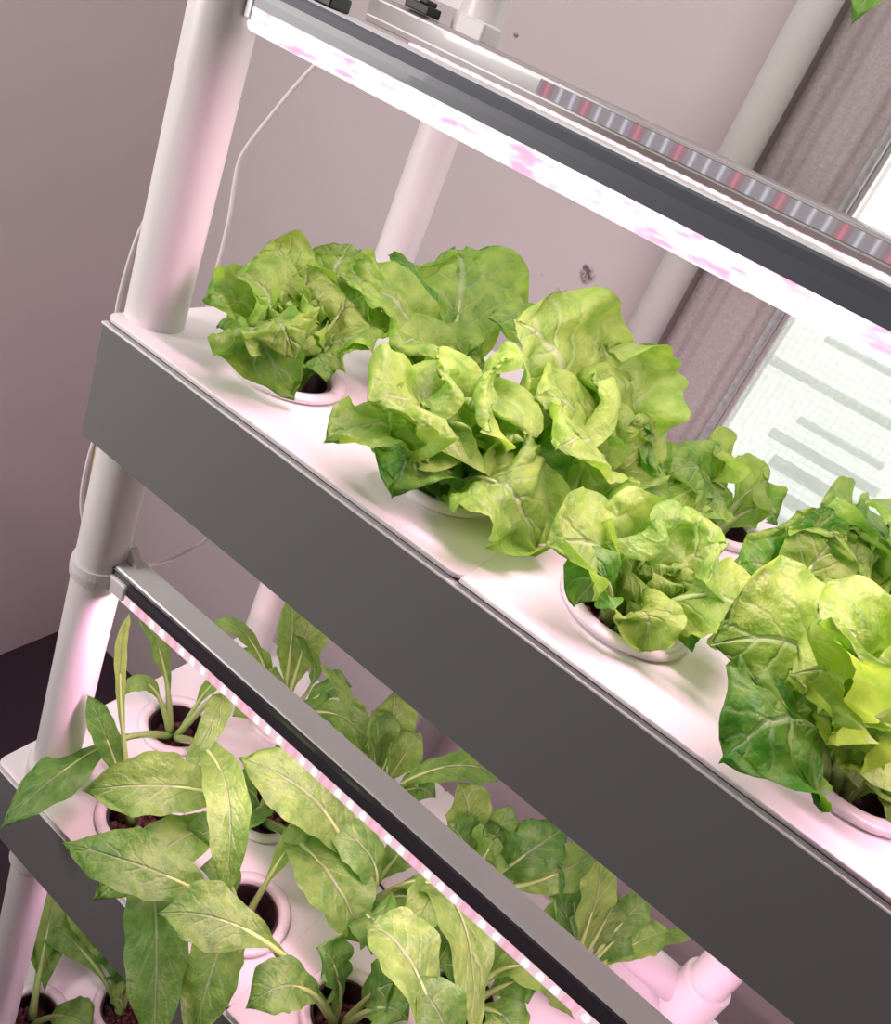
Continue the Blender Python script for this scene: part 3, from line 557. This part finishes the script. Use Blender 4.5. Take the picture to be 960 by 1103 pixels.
'P8':((1.0, 1.08, -1.964),[[0.765, 1.043, -1.612, 0.529, 1.006, -1.464, 0.097, 0.22, 0.2], [0.91, 1.133, -1.644, 0.82, 1.186, -1.464, 0.238, 0.22, 0.4], [0.818, 1.082, -1.7, 0.636, 1.084, -1.614, 0.151, 0.22, 0], [1.191, 1.031, -1.514, 1.437, 1.21, -1.464, 0.194, 0.22, 0.6], [0.947, 1.017, -1.799, 0.893, 0.954, -1.764, 0.173, 0.22, 0.7], [1.083, 1.051, -1.748, 1.166, 1.022, -1.664, 0.173, 0.22, 0.4], [0.982, 1.051, -1.711, 0.964, 1.022, -1.564, 0.13, 0.22, 0.8], [0.908, 1.063, -1.672, 0.817, 1.046, -1.514, 0.216, 0.22, 0.6], [1.012, 1.135, -1.705, 1.025, 1.19, -1.564, 0.216, 0.22, 0.3], [1.119, 1.09, -1.765, 1.238, 1.099, -1.714, 0.194, 0.22, 0.9], [0.942, 1.032, -1.726, 0.884, 0.984, -1.614, 0.238, 0.22, 0.5], [0.871, 1.041, -1.787, 0.741, 1.002, -1.764, 0.216, 0.22, 0.8]]),
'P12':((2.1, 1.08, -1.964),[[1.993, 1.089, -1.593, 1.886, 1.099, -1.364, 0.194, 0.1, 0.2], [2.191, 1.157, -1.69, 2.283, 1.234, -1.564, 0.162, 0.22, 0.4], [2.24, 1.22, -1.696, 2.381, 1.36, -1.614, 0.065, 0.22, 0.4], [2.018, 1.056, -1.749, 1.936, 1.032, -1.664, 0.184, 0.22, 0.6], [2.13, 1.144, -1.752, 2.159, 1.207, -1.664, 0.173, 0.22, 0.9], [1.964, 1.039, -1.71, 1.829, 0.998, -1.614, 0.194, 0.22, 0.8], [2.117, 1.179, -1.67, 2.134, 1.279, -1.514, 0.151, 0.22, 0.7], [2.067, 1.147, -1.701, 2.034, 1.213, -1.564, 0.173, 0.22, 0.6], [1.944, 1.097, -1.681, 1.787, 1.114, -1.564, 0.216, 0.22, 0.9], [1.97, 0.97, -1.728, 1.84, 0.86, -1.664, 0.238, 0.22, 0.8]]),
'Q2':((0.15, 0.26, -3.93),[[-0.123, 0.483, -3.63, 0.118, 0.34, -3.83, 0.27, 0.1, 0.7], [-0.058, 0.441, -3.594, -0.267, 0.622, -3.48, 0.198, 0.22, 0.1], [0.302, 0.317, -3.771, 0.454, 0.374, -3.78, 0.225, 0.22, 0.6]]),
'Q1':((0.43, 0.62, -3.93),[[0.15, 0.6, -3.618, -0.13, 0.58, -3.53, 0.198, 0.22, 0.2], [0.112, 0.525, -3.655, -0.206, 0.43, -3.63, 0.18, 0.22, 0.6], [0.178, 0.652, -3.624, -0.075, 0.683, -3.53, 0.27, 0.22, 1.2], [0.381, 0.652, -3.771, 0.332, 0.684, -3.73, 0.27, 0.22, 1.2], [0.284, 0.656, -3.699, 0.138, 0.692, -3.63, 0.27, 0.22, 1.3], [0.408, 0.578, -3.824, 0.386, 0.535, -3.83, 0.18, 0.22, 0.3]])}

LG = 'lettuces on the topmost trough'; GG = 'long-leaved greens on the middle trough'
LET = [
 ('A', 'frilly light green lettuce at the far left end of the topmost trough', 16, (.37, .30), .24, .10, .12),
 ('B', 'upright curled lettuce just right of the leftmost one, in front of the rear post', 12, (.64, .70), .20, .14, .17),
 ('C', 'big front-row lettuce left of the lid seam with a pale leaf drooping over the lid', 16, (.99, .30), .27, .13, .14),
 ('R', 'rear-row lettuce mostly hidden, dark leaf tips against the pink wall', 8, None, .2, .16, .16),
 ('D', 'largest lettuce, middle row, broad blistered leaves right of the pale drooping one', 16, (1.14, .66), .33, .14, .15),
 ('E', 'small lettuce with open rosette in the exposed white cup, right of the lid seam', 14, (1.62, .30), .17, .09, .11),
 ('F', 'middle-row lettuce with a rolled bowl-like front leaf, right of the rosette', 12, (1.93, .70), .22, .11, .12),
 ('H', 'young rear-row lettuce with two small leaves standing against the window', 0, None, .1, .1, .1),
 ('I', 'rear-row lettuce at the right edge in front of the milky window', 14, None, .25, .2, .2),
 ('G', 'nearest lettuce at the lower right with a big dark blistered leaf', 16, (2.14, .38), .33, .13, .14),
]
for i, (k, lab, n, hc, hz, hr, hw) in enumerate(LET):
    plant(k, lab, 'lettuce', 'lettuce', 'L', LG, n, hc, hz, hr, hw, seed=i+1)
def ring_rows(cx, cy, cz, n, r, h, W, seed):
    rd = random.Random(seed); out = []
    for k in range(n):
        a = 2*math.pi*k/n+rd.uniform(-.3, .3); q = r*rd.uniform(.8, 1.1)
        T = (cx+q*math.cos(a), cy+q*math.sin(a), cz+h*rd.uniform(.5, 1.1)); Mi = (cx+q*.45*math.cos(a), cy+q*.45*math.sin(a), cz+h*.75)
        out.append([*Mi, *T, W*rd.uniform(.8, 1.15), .12, rd.uniform(.1, .7)])
    return out
PLANTS['J'] = ((2.42, .71, 0), ring_rows(2.42, .71, 0, 8, .36, .28, .26, 9))
plant('J', 'partly cropped middle-row lettuce at the right edge behind the nearest one', 'lettuce', 'lettuce', 'L', LG, 10, None, .25, .15, .15, seed=31)
GRN = [('P1', 'far left greens of the middle trough, one dark leaf past the left post'),
 ('P2', 'front-left greens of the middle trough, a wide leaf hanging down over the grey front'),
 ('P5', 'second middle-row greens, broad leaf pointing left across the leftmost cups'),
 ('P3', 'second front-row greens, long leaf reaching left over the grey front'),
 ('P6', 'greens whose broad smooth leaf lies just below the diode light at its middle'),
 ('P4', 'third front-row greens at the bottom edge, long stalk ending in a wide leaf'),
 ('P7', 'rear-left greens with tall pale leaf in front of the rear post, above the diode light'),
 ('P8', 'second rear greens behind the diode light, small yellow leaf in it'),
 ('P9', 'third rear greens, large leaves fanning out between diode light and grey trough front'),
 ('P10', 'greens at the bottom centre right below the diode light'),
 ('P11', 'front greens cropped by the bottom edge, one big pale leaf rising to the light'),
 ('P12', 'rear greens at the right end with one upright pale leaf near the tee pipe')]
for i, (k, lab) in enumerate(GRN):
    plant(k, lab, 'leafy greens', 'leafy_greens', 'T', GG, 0, seed=50+i)
plant('Q1', 'shaded dark greens on the lowest trough under the middle trough', 'leafy greens', 'leafy_greens', 'T', 'greens on the lowest trough', 0, seed=80)
plant('Q2', 'mottled greens beside the left post on the lowest trough', 'leafy greens', 'leafy_greens', 'T', 'greens on the lowest trough', 0, seed=81)

CN = {'A': 'leftmost lettuce', 'B': 'upright curled lettuce', 'C': 'big lettuce left of the lid seam', 'R': 'hidden rear lettuce', 'D': 'largest lettuce', 'E': 'small rosette lettuce',
 'F': 'bowl-leaved lettuce', 'H': 'young window-side lettuce', 'I': 'rear lettuce at the right edge', 'G': 'nearest lettuce', 'J': 'cropped lettuce at the right edge',
 'P1': 'far left greens of the middle trough', 'P2': 'front-left greens of the middle trough', 'P5': 'second middle-row greens', 'P3': 'second front-row greens', 'P6': 'greens with the broad smooth leaf',
 'P4': 'third front-row greens at the bottom edge', 'P7': 'rear-left greens with the tall pale leaf', 'P8': 'second rear greens with a yellow leaf', 'P9': 'third rear greens with fanned leaves', 'P10': 'greens at the bottom centre right',
 'P11': 'front greens cropped by the bottom edge', 'P12': 'rear greens near the tee pipe', 'Q1': 'shaded greens on the lowest trough', 'Q2': 'mottled greens by the left post'}
for i, (k, nm) in enumerate(CN.items()):
    c = PLANTS[k][0]
    make_cup(*c, 'white-rimmed dark net cup holding the '+nm)
    make_pebbles(*c, i, 'dark red clay pebbles around the roots of the '+nm)

# leaf tip hanging in from the tier above
bm = bmesh.new(); uvl = bm.loops.layers.uv.new('UVMap'); tl = bm.verts.layers.float.new('tint'); rd = random.Random(3)
r = add_leaf(bm, uvl, tl, (1.34, .95, 1.75), (1.265, .82, 1.52), (1.243, .80, 1.305), .17, .2, .6, 'T', rd)
tag(link('hanging_leaf', bm, M['green'], None, smooth='keep'), 'green leaf tip hanging into the frame at the top right corner', 'leaf')

# ------------------------------------------------------------------ posts
PG = 'round white posts of the rack'
def post(x, y, z0, z1, r, label, sockets=()):
    t = empty('rack_post', (x, y, z0), label, 'post', PG)
    bm = bmesh.new(); tube(bm, [(0, 0, 0), (0, 0, z1-z0)], r, 40); link('pipe', bm, M['pvc'], t, smooth=True).modifiers.new('es', 'EDGE_SPLIT').split_angle = 1.0
    for s0, s1, rr in sockets:
        bm = bmesh.new(); lathe(bm, [(r*.98, s0-z0), (rr, s0-z0), (rr+.004, s0-z0+.01), (rr+.004, s1-z0-.01), (rr, s1-z0), (r*.98, s1-z0)], n=40, closed=True)
        link('socket', bm, M['pvc'], t, smooth=False)
    return t
post(.071, .12, .0, 1.9, .082, 'front left post standing on the topmost trough')
post(.071, .12, -1.964, -.39, .082, 'front left post between the topmost and middle troughs', [(-1.964, -1.87, .098)])
post(.071, .12, -3.93, -2.354, .084, 'front left post below the middle trough at the bottom left corner', [(-2.50, -2.354, .094)])
post(.071, .12, -4.6, -4.32, .082, 'front left foot of the rack below the lowest trough')
post(-.005, 1.31, .0, 1.9, .078, 'rear left post behind the upright curled lettuce')
post(-.005, 1.31, -1.964, -.39, .078, 'rear left post behind the diode light of the middle trough')
post(-.005, 1.31, -4.6, -1.964-.39, .078, 'rear left post under the middle trough')
post(2.51, 1.3, -1.964, -.39, .082, 'rear post at the lower right joined by a horizontal tee pipe', [(-1.93, -1.70, .098)])
bm = bmesh.new(); tube(bm, [(1.75, 1.3, -1.84), (2.44, 1.3, -1.84)], .075, 32)
tag(link('cross_pipe', bm, M['pvc'], smooth=True), 'short horizontal white pipe meeting the rear post at the lower right', 'pipe')

# ------------------------------------------------------------------ diode light fixtures
def fixture(x0, x1, y, z0, sh, h, wd, label, mats, capx=0, top_z=None):
    """z0 lower edge; sh strip height; h full height; wd width"""
    t = empty('grow_light', (x0, y, z0), label, 'grow light', 'long diode grow lights of the rack')
    prof = [(0, sh), (wd, sh*.55), (wd, h-.006), (wd-.006, h), (.010, h), (.0, h-.012), (.004, h*.72), (0, sh+.022)]
    bm = bmesh.new(); L_ = x1-x0
    def dark(bm): extrude_x(bm, [(0, sh), (.02, sh), (.02, h-.004), (.004, h-.004), (.0, h-.010), (.003, h*.75), (0, sh+.02)], 0.0, L_)
    dark(bm); link('glossy_side', bm, mats[0], t)
    bm = bmesh.new(); extrude_x(bm, [(.004, h-.004), (.02, h-.004), (.02, sh*.7), (wd, sh*.7), (wd, h-.003), (wd-.004, h), (.008, h)], 0.0, L_)
    link('housing', bm, mats[1], t)
    bm = bmesh.new(); extrude_x(bm, [(0, sh), (.0, .016), (.006, .004), (.018, 0), (wd-.02, 0), (wd-.008, .006), (wd, sh*.65)], .004, L_-.004)
    link('diode_strip', bm, mats[2], t)
    bm = bmesh.new(); box(bm, (-.012, -.003, sh*.4), (.012, wd+.003, h+.004)); link('end_cap', bm, mats[1], t, bevel=.006)
    return t
G1 = fixture(.165, 3.2, .10, .790, .052, .116, .10, 'nearest bright white-pink grow light crossing the top of the view', (M['gloss_grey'], M['alu'], M['strip_front']))
G2 = fixture(.10, 3.2, .10, -.948, .048, .116, .10, 'lower grow light with red and white diodes over the middle trough', (M['gloss'], M['alu'], M['strip_low']))
# rear fixture with a glowing band painted as the diode reflection on its front
t = empty('grow_light', (-.14, 1.15, .835), 'rear grow light with red and white diode reflections painted on its clear front', 'grow light', 'long diode grow lights of the rack')
bm = bmesh.new(); extrude_x(bm, [(0, -.008), (.10, -.008), (.10, .026), (0, .026)], 0, 3.3); link('diode_strip', bm, M['strip_rear'], t)
bm = bmesh.new(); extrude_x(bm, [(0.003, .027), (.10, .027), (.10, .118), (0.02, .118), (0, .108)], -.21, 3.3); link('housing', bm, M['smoke'], t, bevel=.004)
bm = bmesh.new(); extrude_x(bm, [(-.003, .055), (.0, .055), (.0, .098), (-.003, .098)], .52, 3.3); link('painted_reflection', bm, M['reflection'], t)  # painted reflection of red and white dots, no second row of diodes
bm = bmesh.new(); extrude_x(bm, [(-.006, .100), (.002, .100), (.002, .106), (-.006, .106)], -.2, 3.3); extrude_x(bm, [(-.006, .046), (.002, .046), (.002, .051), (-.006, .051)], -.2, 3.3)
link('cover_edge', bm, M['alu'], t)

# ------------------------------------------------------------------ clips
def clip(x, y, z, r, fx, fy, fz, label):
    t = empty('light_clip', (x, y, z), label, 'clip', 'plastic clips holding the lights to the posts')
    bm = bmesh.new(); lathe(bm, [(r+.001, -.03), (r+.008, -.03), (r+.011, .0), (r+.008, .03), (r+.001, .03)], n=40, closed=True); link('clip_ring', bm, M['clip'], t, smooth=False)
    bm = bmesh.new(); d = V((fx-x, fy-y, fz-z))
    a = V((r*.9, .0, 0)) if abs(fx-x) > abs(fy-y) else V((0, -r*.9 if fy < y else r*.9, 0))
    box(bm, (min(a.x, d.x)-.0, min(a.y, d.y)-.03, -.03), (max(a.x, d.x)+.06, max(a.y, d.y)+.045, .035))
    link('clip_arm', bm, M['clip'], t, bevel=.01)
    bm = bmesh.new()
    pr = [(-r-.10, -.03, .035), (-r*.5, -.03, .035), (-r*.6, -.03, .14)] if y > 1 else [(r, .03, .03), (r+.09, .03, .03), (r, .03, .12)]
    f0 = [bm.verts.new(V(p)) for p in pr]; f1 = [bm.verts.new(V(p)+V((0, .03, 0))) for p in pr]
    bm.faces.new(f0); bm.faces.new(f1[::-1])
    for k in range(3): bm.faces.new((f0[k], f0[(k+1) % 3], f1[(k+1) % 3], f1[k]))
    link('clip_brace', bm, M['clip'], t)
    return t
clip(.071, .12, .934, .082, .17, .15, .92, 'white clip on the front left post holding the nearest grow light')
clip(.071, .12, -.90, .082, .17, .15, -.86, 'white clip on the front left post holding the lower grow light')
clip(-.005, 1.31, .974, .078, .05, 1.20, .97, 'white clip on the rear left post holding the rear grow light')
bm = bmesh.new(); box(bm, (-.20, 1.14, .955), (-.10, 1.22, .985)); box(bm, (-.15, 1.14, .985), (-.11, 1.2, 1.0))
tag(link('connector_plug', bm, M['black'], bevel=.005), 'small black plug beside the clip on the rear grow light', 'plug')
bm = bmesh.new(); box(bm, (.26, .12, .906), (.37, .19, .935))
tag(link('connector_plug', bm, M['black'], bevel=.005), 'small black plug on top of the nearest grow light', 'plug')

# ------------------------------------------------------------------ cables
def cable(pts, r, label, m='cable'):
    bm = bmesh.new(); tube(bm, catmull(pts, 10), r, 8); return tag(link('cable', bm, M[m], smooth=True), label, 'cable', 'thin cables of the grow lights')
cable([(-.20, 1.0, .835), (-.25, .92, .75), (-.30, .9, .671), (-.393, .9, .515), (-.495, .9, .313), (-.50, .9, .2), (-.485, .9, .092), (-.48, .9, -.05), (-.471, .9, -.4), (-.40, .95, -1.0)], .008, 'white cable hanging in a curve between the left posts')
cable([(-.09, .2, .42), (-.12, .2, .24), (-.150, .2, .127), (-.168, .2, -.021), (-.165, .2, -.14), (-.12, .2, -.4), (-.115, .16, -.55), (-.10, .15, -.77), (-.04, .18, -.95)], .007, 'white cable running down the outer side of the front left post')
cable([(-.08, .2, .45), (-.11, .22, .27), (-.135, .22, .127), (-.150, .22, -.021), (-.14, .22, -.16), (-.11, .2, -.4), (-.105, .17, -.55), (-.085, .17, -.72), (-.03, .2, -.9)], .007, 'yellow cable tight against the front left post', 'ycable')
cable([(.10, .25, -.90), (.12, .3, -.93), (.218, .3, -.824), (.324, .3, -.659), (.40, .32, -.45)], .006, 'thin white cable from the lower clip up to the topmost trough')
cable([(-.18, 1.18, .97), (-.26, 1.1, .985), (-.34, 1.05, .97), (-.40, 1.0, .92)], .006, 'short white cable arching from the plug of the rear grow light')

# ------------------------------------------------------------------ light
w = bpy.data.worlds.new('daylight'); SC.world = w; w.use_nodes = True
w.node_tree.nodes['Background'].inputs['Color'].default_value = (.97, 1.0, .95, 1); w.node_tree.nodes['Background'].inputs['Strength'].default_value = WORLD
def area(name, loc, target, sx, sy, power, col):
    l = bpy.data.lights.new(name, 'AREA'); l.shape = 'RECTANGLE'; l.size = sx*S; l.size_y = sy*S; l.energy = power; l.color = col
    o = bpy.data.objects.new(name, l); COL.objects.link(o); o.location = V(loc)*S
    o.rotation_euler = (V(target)-V(loc)).to_track_quat('-Z', 'Y').to_euler(); return o
area('fill_light', (-2.1, -2.7, 1.2), (-.2, .0, -.8), 1.3, 1.6, AMB, (1, .95, .92))  # added fill for the ambient light from front left, no real lamp
area('fill_light', (0.3, .9, 4.8), (0, 1.4, 0), 3.0, 1.5, AMB2, (1, .91, .91))  # added overhead fill that lifts the walls and posts
for (y, z, pw) in ((.15, .785, LED1), (1.20, .83, LED2)):
    area('grow_light_glow', (1.88, y, z), (1.88, y+.1, z-1), 2.6, .07, pw, (1, .57, .77))
area('grow_light_glow', (1.68, .15, -.953), (1.68, .35, -2), 3.0, .07, LED3, (1, .52, .74))
area('grow_light_glow', (1.3, .4, -2.38), (1.3, .5, -4), 2.4, .07, LED4, (1, .57, .77))

# ------------------------------------------------------------------ camera
cd = bpy.data.cameras.new('camera'); cam = bpy.data.objects.new('camera', cd); COL.objects.link(cam); SC.camera = cam
cd.sensor_fit = 'VERTICAL'; cd.sensor_height = 36; cd.sensor_width = 36*960/1103; cd.lens = 905.943/1103*36; cd.clip_start = .01
Rm = Matrix(((0.7690094186387577, -0.5504706940336281, 0.3249715819191206), (0.5222179570439618, 0.24780351900639386, -0.8160158217270538), (0.3686636941518799, 0.7972298482734972, 0.47802892133855823)))
cam.matrix_world = Matrix.Translation(V((1.7641, -1.5148, 1.0))*S) @ Rm.to_4x4()
SC.view_settings.view_transform = 'Standard'; SC.view_settings.look = 'None'; SC.view_settings.gamma = 1; SC.view_settings.use_curve_mapping = False
SC.view_settings.exposure = EXPO
